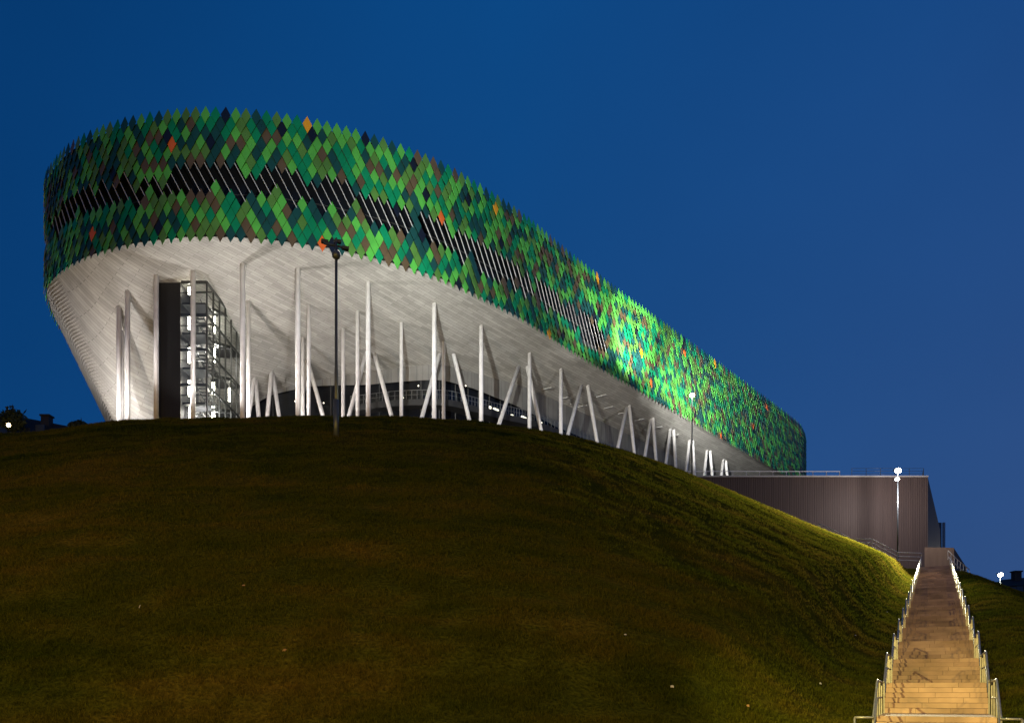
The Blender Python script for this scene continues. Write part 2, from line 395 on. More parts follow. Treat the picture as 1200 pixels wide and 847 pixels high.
for k in range(-10, NCOL):
    op = openk.get(k)
    if not op or not (sA < (k+4.25)*TW < sE): continue
    pts = []
    for r in (op[0]-.8, op[1]+.8):
        p, t, nn = frame([(k+.5*r+.25)*TW]); q = p[0]+nn[0]*.02; pts.append((q[0], q[1], ZT-TH/2*(r+1)))
    m = MB(); m.bar(pts[0], pts[1], .07, .06); m.build('window_bar', 'rod', arena)
m = MB(); a, b = ring(-1.35, (zw0+zw1)/2-.3), ring(-1.35, (zw0+zw1)/2)
for i in range(NS):
    if inwin(i): m.bar(a[i], a[i+1], .09)
m.build('window_rail', 'frame', arena)

# soffit of stepped panel courses
NJ = 34
Cg = Cs(sg); Bp = np.column_stack([Pg-Ng*.12, np.full(NS+1, ZB+.62)]); Ip = Cg[:, 2:5].copy()
Ln = np.linalg.norm(Bp-Ip, axis=1)
PE = np.interp(Ip[:, 2], [27, 30, 36], [1.0, 1.25, 1.45])
def sof(t):
    q = Bp*(1-t)+Ip*t; q[:, 2] = Bp[:, 2]+(Ip[:, 2]-Bp[:, 2])*(t**PE if t > 0 else 0); return q
m = MB(); AU = np.array([.611, .791]); AV = np.array([-.791, .611])
def suv(p): return (float(p[0]*AU[0]+p[1]*AU[1]), float(p[0]*AV[0]+p[1]*AV[1]-.55*p[2]))
for j in range(NJ):
    A0, A1 = sof(j/NJ), sof((j+1)/NJ)
    for i in range(NS):
        q = [A0[i], A1[i], A1[i+1], A0[i+1]]; m.face(q, [suv(p) for p in q])
so = m.build('soffit', 'soffit', arena, smooth=True)
m = MB()                                             # projecting slats on the left flank
iS = [i for i in range(NS) if sA-14 < sg[i] < sA+9.5]
for j in range(1, 56):
    Q0, Q1 = sof(j/56), sof((j+.28)/56); d = Q1-Q0
    for i in iS:
        f = min(1, (i-iS[0]+1)/4, (iS[-1]+1-i)/9); f2 = min(1, (i+1-iS[0]+1)/4, max(iS[-1]-i, .05)/9)
        o0 = np.array([*(Ng[i]), -.25])*.34*f; o1 = np.array([*(Ng[i+1]), -.25])*.34*f2
        m.hexa([Q0[i], Q0[i+1], Q1[i+1], Q1[i], Q0[i]+o0, Q0[i+1]+o1, Q1[i+1]+o1, Q1[i]+o0])
m.build('flank_slats', 'slat', arena)
def soffit_at(px_, py_):
    best = None
    for t in np.linspace(0, 1, 60):
        Q = sof(t); ok = (Q[:, 1] < 175) & (Q[:, 0]*Ng[:, 0]+Q[:, 1]*Ng[:, 1] < 40)
        d = np.hypot(600+1000*Q[:, 0]/Q[:, 1]-px_, HZ-1000*Q[:, 2]/Q[:, 1]-py_)+np.where(ok, 0, 1e6)
        i = int(np.argmin(d))
        if best is None or d[i] < best[0]: best = (d[i], i, Q[i])
    return Vector(best[2]), best[1]

# recessed lobby wall below the soffit
def iring(off, z):
    q = np.empty((NS+1, 3)); q[:, :2] = Ip[:, :2]+Ng*off; q[:, 2] = z; return q
top = Ip.copy(); top[:, 2] += .05
mid = Ip.copy(); mid[:, 2] = np.maximum(Ip[:, 2]-np.interp(Ip[:, 0], [-30, -24, -18, -5, 6], [.4, .8, 1.6, 2.0, 3.6]), DECK)
bot = iring(-.4, DECK-.1); midb = mid.copy(); midb[:, :2] = bot[:, :2]
vis = lambda i: Ip[i, 2] > DECK
m = MB()
for i in range(NS):
    if vis(i): m.face([mid[i], mid[i+1], top[i+1], top[i]], [(sg[i], 0), (sg[i+1], 0), (sg[i+1], 3), (sg[i], 3)])
m.build('panel_wall', 'panel', arena)
m = MB()
for i in range(NS):
    if vis(i):
        m.face([bot[i], bot[i+1], midb[i+1], midb[i]]); m.face([midb[i], midb[i+1], mid[i+1], mid[i]])
m.build('lobby_glass', 'dark_glass', arena)
iV0 = int(np.argmin(np.hypot(Pg[:, 0]+31, Pg[:, 1]-80.3))); iV1 = int(np.argmin(np.hypot(Pg[:, 0]-56, Pg[:, 1]-170)))
for i in range(iV0, iV1, 4):
    m = MB(); m.bar(bot[i]+np.array([*(Ng[i]*.05), 0]), midb[i]+np.array([*(Ng[i]*.05), 0]), .12); m.build('mullion', 'frame', arena)

# gallery running round the lobby
iG0 = int(np.argmin(np.hypot(Pg[:, 0]+22, Pg[:, 1]-80.7))); iG1 = int(np.argmin(np.hypot(Pg[:, 0]-40, Pg[:, 1]-149)))
GZ0 = 35.4
m = MB()
for i in range(iG0, iG1):
    a = [iring(-.35, GZ0)[i], iring(1.5, GZ0)[i], iring(1.5, GZ0)[i+1], iring(-.35, GZ0)[i+1]]
    m.hexa([Vector(p)-Vector((0,0,.75)) for p in a]+[Vector(p) for p in a])
m.build('gallery_floor', 'slab', arena)
m = MB(); R0 = iring(1.4, GZ0); R1 = iring(1.4, GZ0+1.1); Rm = iring(1.4, GZ0+.55)
for i in range(iG0, iG1):
    m.bar(R1[i], R1[i+1], .06); m.bar(Rm[i], Rm[i+1], .03)
    m.bar(R0[i], R1[i], .05)
m.build('gallery_railing', 'rail_dark', arena)
m = MB()
for i in range(iG0, iG1): m.face([R0[i], R0[i+1], Rm[i+1]+[0,0,.4], Rm[i]+[0,0,.4]])
m.build('gallery_glass', 'glass', arena)
for xq, yq in [(574,462),(581,464),(597,469),(611,474),(633,480)]:
    i = int(np.argmin(np.abs(600+1000*Ip[iG0:iG1, 0]/Ip[iG0:iG1, 1]-xq)))+iG0
    m = MB(); q = iring(.25, GZ0+random.uniform(.3,.9))[i]; m.box(q, (random.uniform(.3,1.2), .2, random.uniform(.15,.45)), (Vector((*Tg[i],0)), Vector((*Ng[i],0)), Vector((0,0,1))))
    m.build('lit_counter_light', 'downlight', arena)
for xq, yq in [(672,468),(683,474),(712,474),(730,482),(748,488),(705,462),(660,463),(770,497),(790,507),(640,452)]:   # strip lights fixed under the soffit
    q, i = soffit_at(xq, yq)
    m = MB(); tt = Vector((*Tg[i], 0)); nn = Vector((*Ng[i], 0)); m.box(q-Vector((0,0,.35)), (.2, 1.6, .1), (tt, nn, Vector((0,0,1))))
    m.build('strip_light', 'white_paint', arena)
for xq, yq, zq in [(318,452,35),(378,472,33),(455,478,32),(470,466,33.5),(640,500,33.2),(545,452,36.9),(490,452,36.8),(436,432,37.5),(350,470,33)]:
    i = int(np.argmin(np.abs(600+1000*Ip[iG0-10:iG1, 0]/Ip[iG0-10:iG1, 1]-xq)))+iG0-10
    m = MB(); q = Ip[i].copy(); q[:2] += Ng[i]*.3; q[2] = (HZ-yq)/1000*q[1]; m.ball(q, .09, n=8, m=6); m.build('spot_lamp', 'downlight', arena)

# tall columns
def column(x, y, r, ring2=False):
    q, i = soffit_at(x, y); m = MB()
    m.tube([(q.x, q.y, min(DECK, tz(q.x, q.y))-.6), (q.x, q.y, q.z+.25)], r, 16)
    o = m.build('column', 'column', arena); o.data.polygons.foreach_set('use_smooth', [len(p.vertices) == 4 for p in o.data.polygons]); return q
outer = [(139,360),(152.5,340),(185,325),(228,317),(282,312),(345,316),(430,332),(506,356),(564,383),(620,414),(658,434)]
inner = [(144,391),(290,356),(351,397),(364,356),(400,385),(421,364),(473,379),(520,400)]
for x, y in outer: column(x, y, .245)
for x, y in inner: column(x, y, .205)
# leaning strut pairs
def strut_pair(xa, xb, yt, ba, bb, yb):
    for xt, xbm in ((xa, ba), (xb, bb)):
        q, i = soffit_at(xt, yt); q2, i2 = soffit_at((xa+xb)/2, yt)
        tx, ty = Tg[i2]
        # the foot keeps to the ring direction; its offset follows from the lean seen between yt and yb
        def pxof(d, z): X, Y = q.x+tx*d, q.y+ty*d; return 600+1000*X/Y
        zb = (HZ-yb)/1000*q.y; d = 0
        ds = np.linspace(-8, 8, 641); d = ds[np.argmin(np.abs(600+1000*(q.x+tx*ds)/(q.y+ty*ds)-xbm))]
        f = (q.z-(DECK-.1))/(q.z-zb); d2 = d*f
        m = MB(); m.tube([(q.x+tx*d2, q.y+ty*d2, DECK-.1), (q.x, q.y, q.z+.2)], .25, 14)
        o = m.build('leaning_strut', 'column', arena); o.data.polygons.foreach_set('use_smooth', [len(p.vertices) == 4 for p in o.data.polygons])
for a in [(295,301,447,291,303,490),(316,320,438,313,327,490),(357,361,424,351,379,490),(430,438,413,409,460,490),(517,529,416,495,551,493),(607,617,429,587,635,501),(681,688,452,666,700,515),
          (734,738,476,724,743.5,530),(761.5,765,491,755.5,769,540),(786,789,504,780,792,549),(808,811,516,804,814,556),(829,832,528,825,835,560),(848,850,539,845,853,563)]:
    strut_pair(*a)
# doorway frames in the lower left flank
m = MB()
for x0, x1, yt, Y in ((164,178,452,96.3),(174,181,474,95.9)):
    p, q = at(x0, yt, Y), at(x1, yt, Y)
    m.bar((p.x, Y, DECK), p, .3); m.bar((q.x, Y, DECK), q, .3); m.bar(p, q, .3)
m.build('door_frame', 'frame', arena)

# ------------------------------------------------------------------ lift and stair tower
tower = empty('stair_tower', (-34, 93, DECK), 'open stair tower with a dark panelled side and bright tube lamps under the arena', 'stair tower')
X0, XM, X1, Y0, Y1, Z1 = -36.0, -33.3, -30.7, 85.7, 96.5, 41.2
m = MB(); m.box(((X0+XM)/2, Y0+2.5, (DECK+Z1)/2), (XM-X0, 5, Z1-DECK)); m.build('dark_panel', 'charcoal', tower)
m = MB()
for z in (31.0, 34.5, 38.0, 41.3):
    m.bar((XM+.02, Y0+.15, z), (X1, Y0+.15, z), .16, .28); m.bar((X1, Y0+.15, z), (X1, Y1, z), .14, .26)
    m.bar((XM+.02, Y0+.15, z-1.05), (X1, Y0+.15, z-1.05), .08); m.bar((XM+.02, Y0+1.6, z-.3), (X1, Y0+1.6, z-.3), .12)
    m.bar((X1, Y0+.15, z-1.1), (X1, Y1, z-1.1), .06)
for y in np.arange(Y0+.15, Y1+.1, 1.85): m.bar((X1, y, DECK), (X1, y, Z1), .14)
for y in (Y0+5.2, Y1): m.bar((XM-.6, y, DECK), (XM-.6, y, Z1), .14)
m.build('frame', 'frame', tower)
for k, z in enumerate((31.0, 34.5, 38.0, 41.0)):
    for b in (((XM+X1)/2, Y1-1.4, z-.1), ((XM+X1)/2, Y0+1.3, z-1.85)):
        m = MB(); m.box(b, (X1-XM-.3, 2.4, .18)); m.build('landing', 'slab', tower)
m = MB(); zs_ = [DECK]+[31.0, 34.5, 38.0, 41.3]
for k in range(4):
    z0, z1 = zs_[k], zs_[k+1]; zm = (z0+z1)/2
    for xx, za, ya, zb_, yb_ in ((-32.65, z0, Y1-2.6, zm, Y0+2.4), (-31.35, zm, Y0+2.4, z1, Y1-2.6)):
        for dx in (-.45, .45): m.bar((xx+dx, ya, za), (xx+dx, yb_, zb_), .09, .3)
        ns = 10
        for i in range(ns):
            u = (i+.5)/ns; m.box((xx, ya+(yb_-ya)*u, za+(zb_-za)*u), (.9, .3, .05))
        m.bar((xx+.45, ya, za+1.0), (xx+.45, yb_, zb_+1.0), .05)
m.build('stair_flight', 'frame', tower)
m = MB(); m.face([(XM+.05, Y0+.02, DECK), (X1-.1, Y0+.02, DECK), (X1-.1, Y0+.02, Z1), (XM+.05, Y0+.02, Z1)]); m.face([(X1+.1, Y0+.1, DECK), (X1+.1, Y1, DECK), (X1+.1, Y1, Z1), (X1+.1, Y0+.1, Z1)])
m.build('glass_wall', 'glass', tower)
for x, y0, y1, Y in [(222,337,345,86.6),(222,371,386,86.6),(222,408,425,86.6),(222,446,464,86.6),(222.5,478,492,86.6),(251,371,390,91),(251,408,424,91),(250,448,462,91),(250,476,490,91),(269,455,470,95)]:
    a, b = at(x, y0, Y), at(x, y1, Y); m = MB(); m.tube([b, a], .13, 10); m.build('tube_lamp', 'tube', tower)

# ground floodlights at the brow of the hill
for k, (x, y) in enumerate(((224.5,488),(250.5,488.5))):
    p = at(x, y, 86.2)
    r = empty('ground_floodlight', (p.x, p.y, DECK-.3), ('glaring ground floodlight on the grass brow, left of the two before the stair tower', 'glaring ground floodlight on the grass brow, right of the two before the stair tower')[k], 'floodlight', 'ground floodlights')
    m = MB(); m.box((p.x, p.y+.12, p.z-.02), (.5, .22, .4)); m.bar((p.x-.3, p.y+.1, DECK-.3), (p.x-.3, p.y+.1, p.z), .06); m.bar((p.x+.3, p.y+.1, DECK-.3), (p.x+.3, p.y+.1, p.z), .06); m.build('housing', 'frame', r)
    m = MB(); m.ball((p.x, p.y-.05, p.z), .17); m.build('lens', 'flood', r, smooth=True)

# ------------------------------------------------------------------ plaza, podium wall
m = MB()
dk = [(-51.5,100),(-47.5,90),(-40,87.6),(0,88.2),(10,98.5),(22.2,110.6),(53.3,110.6),(75,165),(110,230),(-40,230),(-60,150)]
m.face([(x, y, DECK) for x, y in dk])
for i in range(len(dk)): a, b = dk[i], dk[(i+1) % len(dk)]; m.face([(*b, DECK), (*a, DECK), (*a, DECK-3), (*b, DECK-3)])
tag(m.build('plaza', 'paving'), kind='structure')
pod = empty('podium_wall', (40, 110, 13), 'tall brown ribbed podium wall rising behind the grass bank', 'wall')
PX0, PX1, PY, PZ = 21.5, 53.6, 110.0, 28.0
m = MB(); xk = np.arange(PX0, PX1+.001, (PX1-PX0)/110)
for i in range(len(xk)-1):
    xa, xb = xk[i], xk[i+1]; w = xb-xa; d = .025
    pts = [(xa, PY), (xa+w*.35, PY), (xa+w*.45, PY+d), (xb-w*.1, PY+d), (xb, PY)]
    for p, q in zip(pts[:-1], pts[1:]): m.face([(*p, 12), (*q, 12), (*q, PZ-.15), (*p, PZ-.15)])
m.face([(PX1, PY, 12), (PX1+6.2, PY+9, 12), (PX1+5.6, PY+8, 22.6), (PX1, PY, PZ-.15)])
m.face([(PX1+6.2, PY+9, 12), (PX1+6.2, PY+30, 12), (PX1+5.6, PY+30, 22.6), (PX1+5.6, PY+8, 22.6)])
m.face([(PX1, PY, PZ-.15), (PX1+5.6, PY+8, 22.6), (PX1+5.6, PY+30, 22.6), (PX1+9, PY+30, PZ-.15)])
m.build('ribbed_wall', 'boards', pod)
m = MB(); m.box(((PX0+PX1)/2, PY+.2, PZ-.06), (PX1-PX0+.1, .6, .18)); m.build('coping', 'coping', pod)
m = MB()
p, q = at(1098, 612, 124), at(1103.5, 652, 124); m.box(((p.x+q.x)/2, 126, (p.z+q.z)/2-1), (q.x-p.x, 4, p.z-q.z+2)); m.build('end_block', 'lampgrey', pod)
m = MB(); p = at(1106, 612, 124); m.bar((p.x, 124, 14), p, .3); m.build('downpipe', 'steel', pod)

def rail_run(name, pts, label, cat, h=1.1, rails=(1.1, .55), step=1.8, r=.03, mat_='steel', group=None, post=.05):
    root = empty(name, pts[0], label, cat, group)
    up = Vector((0,0,1)); m = MB()
    for hh in rails: m.tube([Vector(p)+up*hh for p in pts], r, 8)
    m.build('rail', mat_, root, smooth=True)
    for a, b in zip(pts[:-1], pts[1:]):
        a, b = Vector(a), Vector(b); n_ = max(1, round((b-a).length/step))
        for k in range(n_+(b == Vector(pts[-1]))):
            p = a.lerp(b, k/n_); mm = MB(); mm.bar(p-up*.05, p+up*h, post); mm.build('post', mat_, root)
    return root
rail_run('plaza_railing', [(20.2,110.9,DECK), (22,112,DECK), (43,112,DECK)], 'white two-bar railing along the plaza edge under the arena struts', 'railing', mat_='column', h=1.5, rails=(1.5,.85), r=.05, post=.08)
rail_run('parapet_railing', [(44,110.5,PZ), (53.3,110.5,PZ), (60,126,PZ)], 'thin grey wire railing on top of the podium wall against the sky', 'railing', rails=(1.1,.75,.4), r=.02, mat_='lampgrey')

# ------------------------------------------------------------------ stairs
def SP(L, v, z): return Vector((AX[0]*L+LN[0]*v, AX[1]*L+LN[1]*v, z))
HW = 1.5; NF = 16; RUN = 5.42
m = MB(); prof = []
for k in range(NF):
    Lk = 26.5+RUN*k; z0 = -1.64+k
    for i in range(6):
        L_ = Lk-1.6+.32*i
        prof += [(L_, z0+i/6), (L_, z0+(i+1)/6)]
prof.append((26.5+RUN*(NF-1)+5, -1.64+NF)); TOPZ = -1.64+NF; LTOP = prof[-1][0]
acc_u = 0
for (La, za), (Lb, zb) in zip(prof[:-1], prof[1:]):
    d = abs(zb-za)+abs(Lb-La)
    if zb > za: uv = [(-HW, za), (HW, za), (HW, zb), (-HW, zb)]
    else: uv = [(-HW, La*.53), (HW, La*.53), (HW, Lb*.53), (-HW, Lb*.53)]
    uv = [(u+.31*int(za*6+.5), w_+1.64) for u, w_ in uv] if zb > za else uv
    m.face([SP(La, HW, za), SP(La, -HW, za), SP(Lb, -HW, zb), SP(Lb, HW, zb)], uv)
    if Lb > La:      # nosing and side cheeks
        for sgn in (1, -1): m.face([SP(La, sgn*HW, za), SP(Lb, sgn*HW, za), SP(Lb, sgn*HW, za-1.6), SP(La, sgn*HW, za-1.6)])
st = m.build('stone_stairs', 'stair'); tag(st, 'long straight stone stairs climbing the grass slope', 'stairs')
ordn = ['lowest','second','third','fourth','fifth','sixth','seventh','eighth','ninth','tenth','eleventh','twelfth','thirteenth','fourteenth','fifteenth','topmost']
def rail_section(k, sgn):
    Lk = 26.5+RUN*k; z0, z1 = -1.64+k, -.64+k; v = sgn*(HW-.02)
    side = 'left' if sgn > 0 else 'right'
    base = SP(Lk-1.95, v, z0)
    root = empty('stair_railing', base, f'galvanised handrail section on the {side} side of the stairs, '+(ordn[k]+' of its row' if k in (0, 15) else ordn[k]+' from the bottom'), 'railing', 'handrail sections along the stairs')
    H = 1.0; LE = Lk+2.1
    top = [(Lk-2.0, z0+H), (Lk-1.75, z0+H+.06), (Lk-.15, z1+H-.04), (Lk+.05, z1+H+.02), (Lk+.3, z1+H), (LE-.15, z1+H), (LE, z1+H-.1)]
    m = MB(); m.tube([SP(l, v, z) for l, z in top], .032, 8)
    if k == 0: m.tube([SP(Lk-2.0, v, z0+H), SP(Lk-2.0, v+sgn*.45, z0+H)], .032, 8); m.tube([SP(Lk-2.0, v+sgn*.45, z0+H), SP(Lk-2.0, v+sgn*.45, z0-.2)], .032, 8)
    m.build('handrail', 'steel', root, smooth=True)
    low = [(Lk-1.95, z0+.52), (Lk-1.75, z0+.56), (Lk-.12, z1+.52), (LE, z1+.52)]
    m = MB(); m.tube([SP(l, v, z) for l, z in low], .024, 8); m.build('lower_rail', 'steel', root, smooth=True)
    for l, zb, zt in [(Lk-1.93, z0, z0+H), (Lk-.08, z1, z1+H), (Lk+1.0, z1, z1+H), (LE, z1, z1+H-.1)]:
        m = MB(); m.box(SP(l, v, (zb+zt)/2-.02), (.045, .04, zt-zb), (Vector((*AX,0)), Vector((*LN,0)), Vector((0,0,1)))); m.build('post', 'steel', root)
for k in range(NF):
    for sgn in (1, -1): rail_section(k, sgn)

# landing at the head of the stairs and the path that leaves it to the left
m = MB()
pth = [SP(LTOP-.3, -1.6, 0), SP(LTOP-.3, 1.7, 0), Vector((47.2,98.6,0)), Vector((44,100.5,0)), Vector((40.5,101.5,0)), Vector((36,102,0)), Vector((36,104.5,0)), Vector((44,104.5,0)), SP(LTOP+4.6, 1.6, 0), SP(LTOP+4.6, -1.6, 0)]
for p in pth: p.z = TOPZ-.01
m.face(pth)
tag(m.build('path', 'paving'), kind='structure')
m = MB(); L1 = LTOP+4.8
p, q = at(1083.5, 641, 104.5), at(1118, 641.5, 103.2)
b0, b1 = Vector((p.x, p.y, 13.5)), Vector((q.x, q.y, 13.5)); nn = Vector((*AX, 0))
m.hexa([b0, b1, b1+nn*.4, b0+nn*.4, p, q, q+nn*.4, p+nn*.4])
q2 = at(1133, 665, 106); m.hexa([b1+Vector((.002,0,0)), Vector((q2.x, q2.y, 11)), Vector((q2.x, q2.y+.4, 11)), b1+nn*.4+Vector((.002,0,0)), q-Vector((0,0,.05)), q2, q2+Vector((0,.4,0)), q+nn*.4-Vector((0,0,.05))])
tag(m.build('low_wall', 'lowwall'), 'low brown wall closing the landing at the head of the stairs', 'wall')
Yp = 99.5
rp = [at(960,618,Yp+1), at(995,633.5,Yp), at(1001,634.5,Yp), at(1022,635,Yp), at(1052,650.5,Yp-.5), at(1080,651.5,Yp-1)]
rp = [Vector((p.x, p.y, p.z-1.0)) for p in rp]
rail_run('path_railing', rp[:2], 'short sloping railing on the crest of the lit grass bank', 'railing', h=1.45, rails=(1.45,1.0), r=.05, mat_='coping')
rail_run('path_railing', rp[2:], 'two-bar railing of the side path below the podium wall, beside the stair head', 'railing', h=1.35, rails=(1.35,.9,.45), r=.05, mat_='coping')
rr = [at(1111,645,99.5), at(1122,655.5,99.5), at(1136,667,99.5)]; rr = [Vector((p.x, p.y, p.z-1.0)) for p in rr]
rail_run('side_railing', rr, 'pale ladder-like railing descending right from the head of the stairs', 'railing', h=1.0, rails=(1.0,.25), step=.5, r=.05, mat_='white_paint')

# ------------------------------------------------------------------ street lamps
def spot(name, loc, target, watts, col, size, blend=.6, r=.15):
    d = bpy.data.lights.new(name, 'SPOT'); d.energy = watts; d.color = col; d.spot_size = math.radians(size); d.spot_blend = blend; d.shadow_soft_size = r
    o = bpy.data.objects.new(name, d); COL.objects.link(o); o.location = loc
    o.rotation_euler = (Vector(target)-Vector(loc)).to_track_quat('-Z', 'Y').to_euler(); return o
def pt(name, loc, watts, col, r=.15):
    d = bpy.data.lights.new(name, 'POINT'); d.energy = watts; d.color = col; d.shadow_soft_size = r
    o = bpy.data.objects.new(name, d); COL.objects.link(o); o.location = loc; return o
def street_lamp(base, H, label, lit=True, size=.36, second=False):
    r = empty('street_lamp', base, label, 'street lamp', 'tall lit street lamps')
    b = Vector(base); m = MB(); m.tube([b, b+Vector((0,0,H*.5)), b+Vector((0,0,H))], .11, 12, .06); m.tube([b-Vector((0,0,.1)), b+Vector((0,0,.5))], .17, 12); m.build('pole', 'lampgrey', r, smooth=True)
    m = MB(); m.box(b+Vector((0,.25,H+.08)), (.5, .9, .16)); m.build('lamp_head', 'lampgrey', r)
    m = MB(); m.ball(b+Vector((0,-.1,H-.14)), size, sz=.8); m.build('bulb', 'bulb', r, smooth=True)
    if second: m = MB(); m.box(b+Vector((-.25,-.1,H-1.2)), (.4, .3, .3)); m.build('lower_head', 'lampgrey', r); m = MB(); m.ball(b+Vector((-.25,-.4,H-1.25)), size*.6); m.build('bulb', 'bulb', r, smooth=True)
    return r
c = (1, .9, .72)
base = at(1052, 652, 103); street_lamp((base.x, base.y, TOPZ-.2), at(1052,552,103).z-TOPZ+.4, 'brightest street lamp, standing before the podium wall near the stair head', second=True)
lampA = Vector((base.x, base.y-.6, at(1052,552,103).z-.5))
base = at(811, 558, 108); street_lamp((base.x, base.y, 25.5), at(811,464,108).z-25.5+.2, 'slim street lamp shining in front of the green tile facade', size=.30)
lampB = Vector((base.x, base.y, at(811,464,108).z))
base = at(1172, 700, 132); street_lamp((base.x, base.y, 8), at(1172,673,132).z-8+.1, 'small far street lamp behind the right grass slope, near the dark house', size=.36)
lampC = Vector((base.x, base.y-.6, at(1172,673,132).z-.4))
# unlit-looking flood pole on the hill
Yq = np.linspace(40, 66, 400); Xq = -.206*Yq; yq = HZ-1000*terrain(Xq, Yq)/Yq; Yp_ = float(Yq[np.argmin(np.abs(yq-512))])
fp = Vector((-.206*Yp_, Yp_, tz(-.206*Yp_, Yp_))); Ht = at(394, 284, Yp_).z-fp.z
r = empty('floodlight_pole', fp, 'slim dark floodlight pole standing on the grass hill before the arena', 'floodlight pole')
m = MB(); m.tube([fp-Vector((0,0,.2)), fp+Vector((0,0,Ht*.33)), fp+Vector((0,0,Ht*.36)), fp+Vector((0,0,Ht))], .12, 12, .075); m.tube([fp-Vector((0,0,.2)), fp+Vector((0,0,2.2))], .16, 12); m.build('pole', 'lampgrey', r, smooth=True)
tp = fp+Vector((0,0,Ht)); m = MB(); m.bar(tp+Vector((-.75,0,-.05)), tp+Vector((.35,.5,-.05)), .1); m.bar(tp, tp+Vector((0,0,.25)), .09); m.build('bracket', 'lampgrey', r)
for dx, dy, dz in ((-.7,.1,.1),(.05,.15,.12),(.45,.45,-.12)):
    m = MB(); m.box(tp+Vector((dx,dy,dz)), (.40,.3,.16), (Vector((.95,.3,0)).normalized(), Vector((-.3,.95,.1)).normalized(), Vector((0,-.1,1)).normalized())); m.build('flood_head', 'frame', r)
m = MB(); m.ball(tp-Vector((0,0,.75)), .26, sz=1.0); m.build('sensor_ball', 'lampgrey', r, smooth=True)

# ------------------------------------------------------------------ far houses, bushes, scraps
def house(name, x0, x1, yr0, yr1, ye, Y, label, depth=12, chim=(), wins=(), zb=15):
    a, b = at(x0, yr0, Y), at(x1, yr1, Y); e0, e1 = at(x0, ye, Y-4), at(x1, ye+ (yr1-yr0)*.4, Y-4)
    r = empty(name, (a.x, Y, zb), label, 'house')
    m = MB(); m.hexa([Vector((e0.x, Y-3.9, zb)), Vector((e1.x, Y-3.9, zb)), Vector((e1.x, Y+depth, zb)), Vector((e0.x, Y+depth, zb)), Vector((e0.x, Y-3.9, e0.z)), Vector((e1.x, Y-3.9, e1.z)), Vector((e1.x, Y+depth, e1.z)), Vector((e0.x, Y+depth, e0.z))]); m.build('wall', 'stone', r)
    m = MB(); u = Vector((0,0,.02)); f0, f1 = Vector((e0.x-.3, Y-4.4, e0.z-.2)), Vector((e1.x+.3, Y-4.4, e1.z-.2)); g0, g1 = Vector((a.x, Y+depth+.5, e0.z-.2)), Vector((b.x, Y+depth+.5, e1.z-.2))
    m.face([f0, f1, b, a]); m.face([g1, g0, a, b]); m.face([f0, a, g0]); m.face([f1, g1, b]); m.face([f0, g0, g1, f1]); ro = m.build('roof', 'rooft', r)
    for cx, ct, cw in chim:
        p = at(cx, ct, Y-1); m = MB(); m.box((p.x, Y-1, p.z-2), (cw, cw, 4)); m.box((p.x, Y-1, p.z-.1), (cw*1.25, cw*1.25, .25)); m.build('chimney', 'stone', r)
    for wx, wy, ww in wins:
        p = at(wx, wy, Y-4.05); m = MB(); m.box((p.x, p.y, p.z), (ww, .16, ww*1.25)); f = m.build('window', 'lampgrey', r); m = MB(); m.box((p.x, p.y-.1, p.z), (ww*.78, .06, ww)); m.build('pane', 'pane', f)
    return r
h1 = house('dark_house', -30, 84, 478, 500, 505, 150, 'dark pitched-roof house with chimney beyond the left brow of the hill', chim=[(55,487,1.4)], wins=[(3,507,1.6),(30,508,1.6),(47,504,1.5)], zb=25)
p = at(10, 498, 138); m = MB(); m.ball(p, .30); wl = m.build('wall_lamp', 'warmbulb', h1); m = MB(); m.bar(p+Vector((0,.2,-.05)), p+Vector((0,8,-.05)), .1); m.build('bracket', 'frame', wl)
house('row_house', 1174, 1290, 679, 668, 686, 190, 'grey house with small dark windows at the far right edge', chim=[(1191,669,1.5)], wins=[(1180,693,1.4),(1187,692,1.4),(1195,691,1.4)], zb=5)
M['leaf'] = mat('bush_leaf', (.03,.045,.02), .8, var=(.045,.06,.025), vscale=2)
def bush(x, y, Y, w, h, label, zb):
    p = at(x, y, Y); r = empty('bush', (p.x, Y, zb), label, 'bush', 'bushes beside the dark house')
    n = 900; d = rng.normal(0, 1, (n, 3)); d /= np.linalg.norm(d, axis=1, keepdims=True); q = d*(rng.random((n,1))**.4)
    q[:, 2] *= np.where(q[:, 2] > 0, 1, .8)
    cc = np.array([p.x, Y, p.z-h*.5])+q*np.array([w/2, w/2, h/2])*(1+.25*rng.normal(0,1,(n,1))*.5)
    a = rng.normal(0, .22, (n,3)); b = rng.normal(0, .22, (n,3))
    vv = np.stack([cc-a, cc+b, cc+a, cc-b], 1).reshape(-1,3)
    o = fast_mesh('crown', vv, np.arange(len(vv)).reshape(-1,4), ['leaf']); adopt(o, r)
    m = MB(); m.tube([(p.x, Y, zb), (p.x, Y, p.z-h*.3)], .14, 8, .06); m.build('trunk', 'rooft', r)
bush(15, 479, 143.5, 3.6, 4.2, 'dark rounded bush rising in front of the chimney house, at the photo edge', 36)
bush(92, 494, 132, 2.6, 2.0, 'low dark bush at the right end of the chimney house', 36)
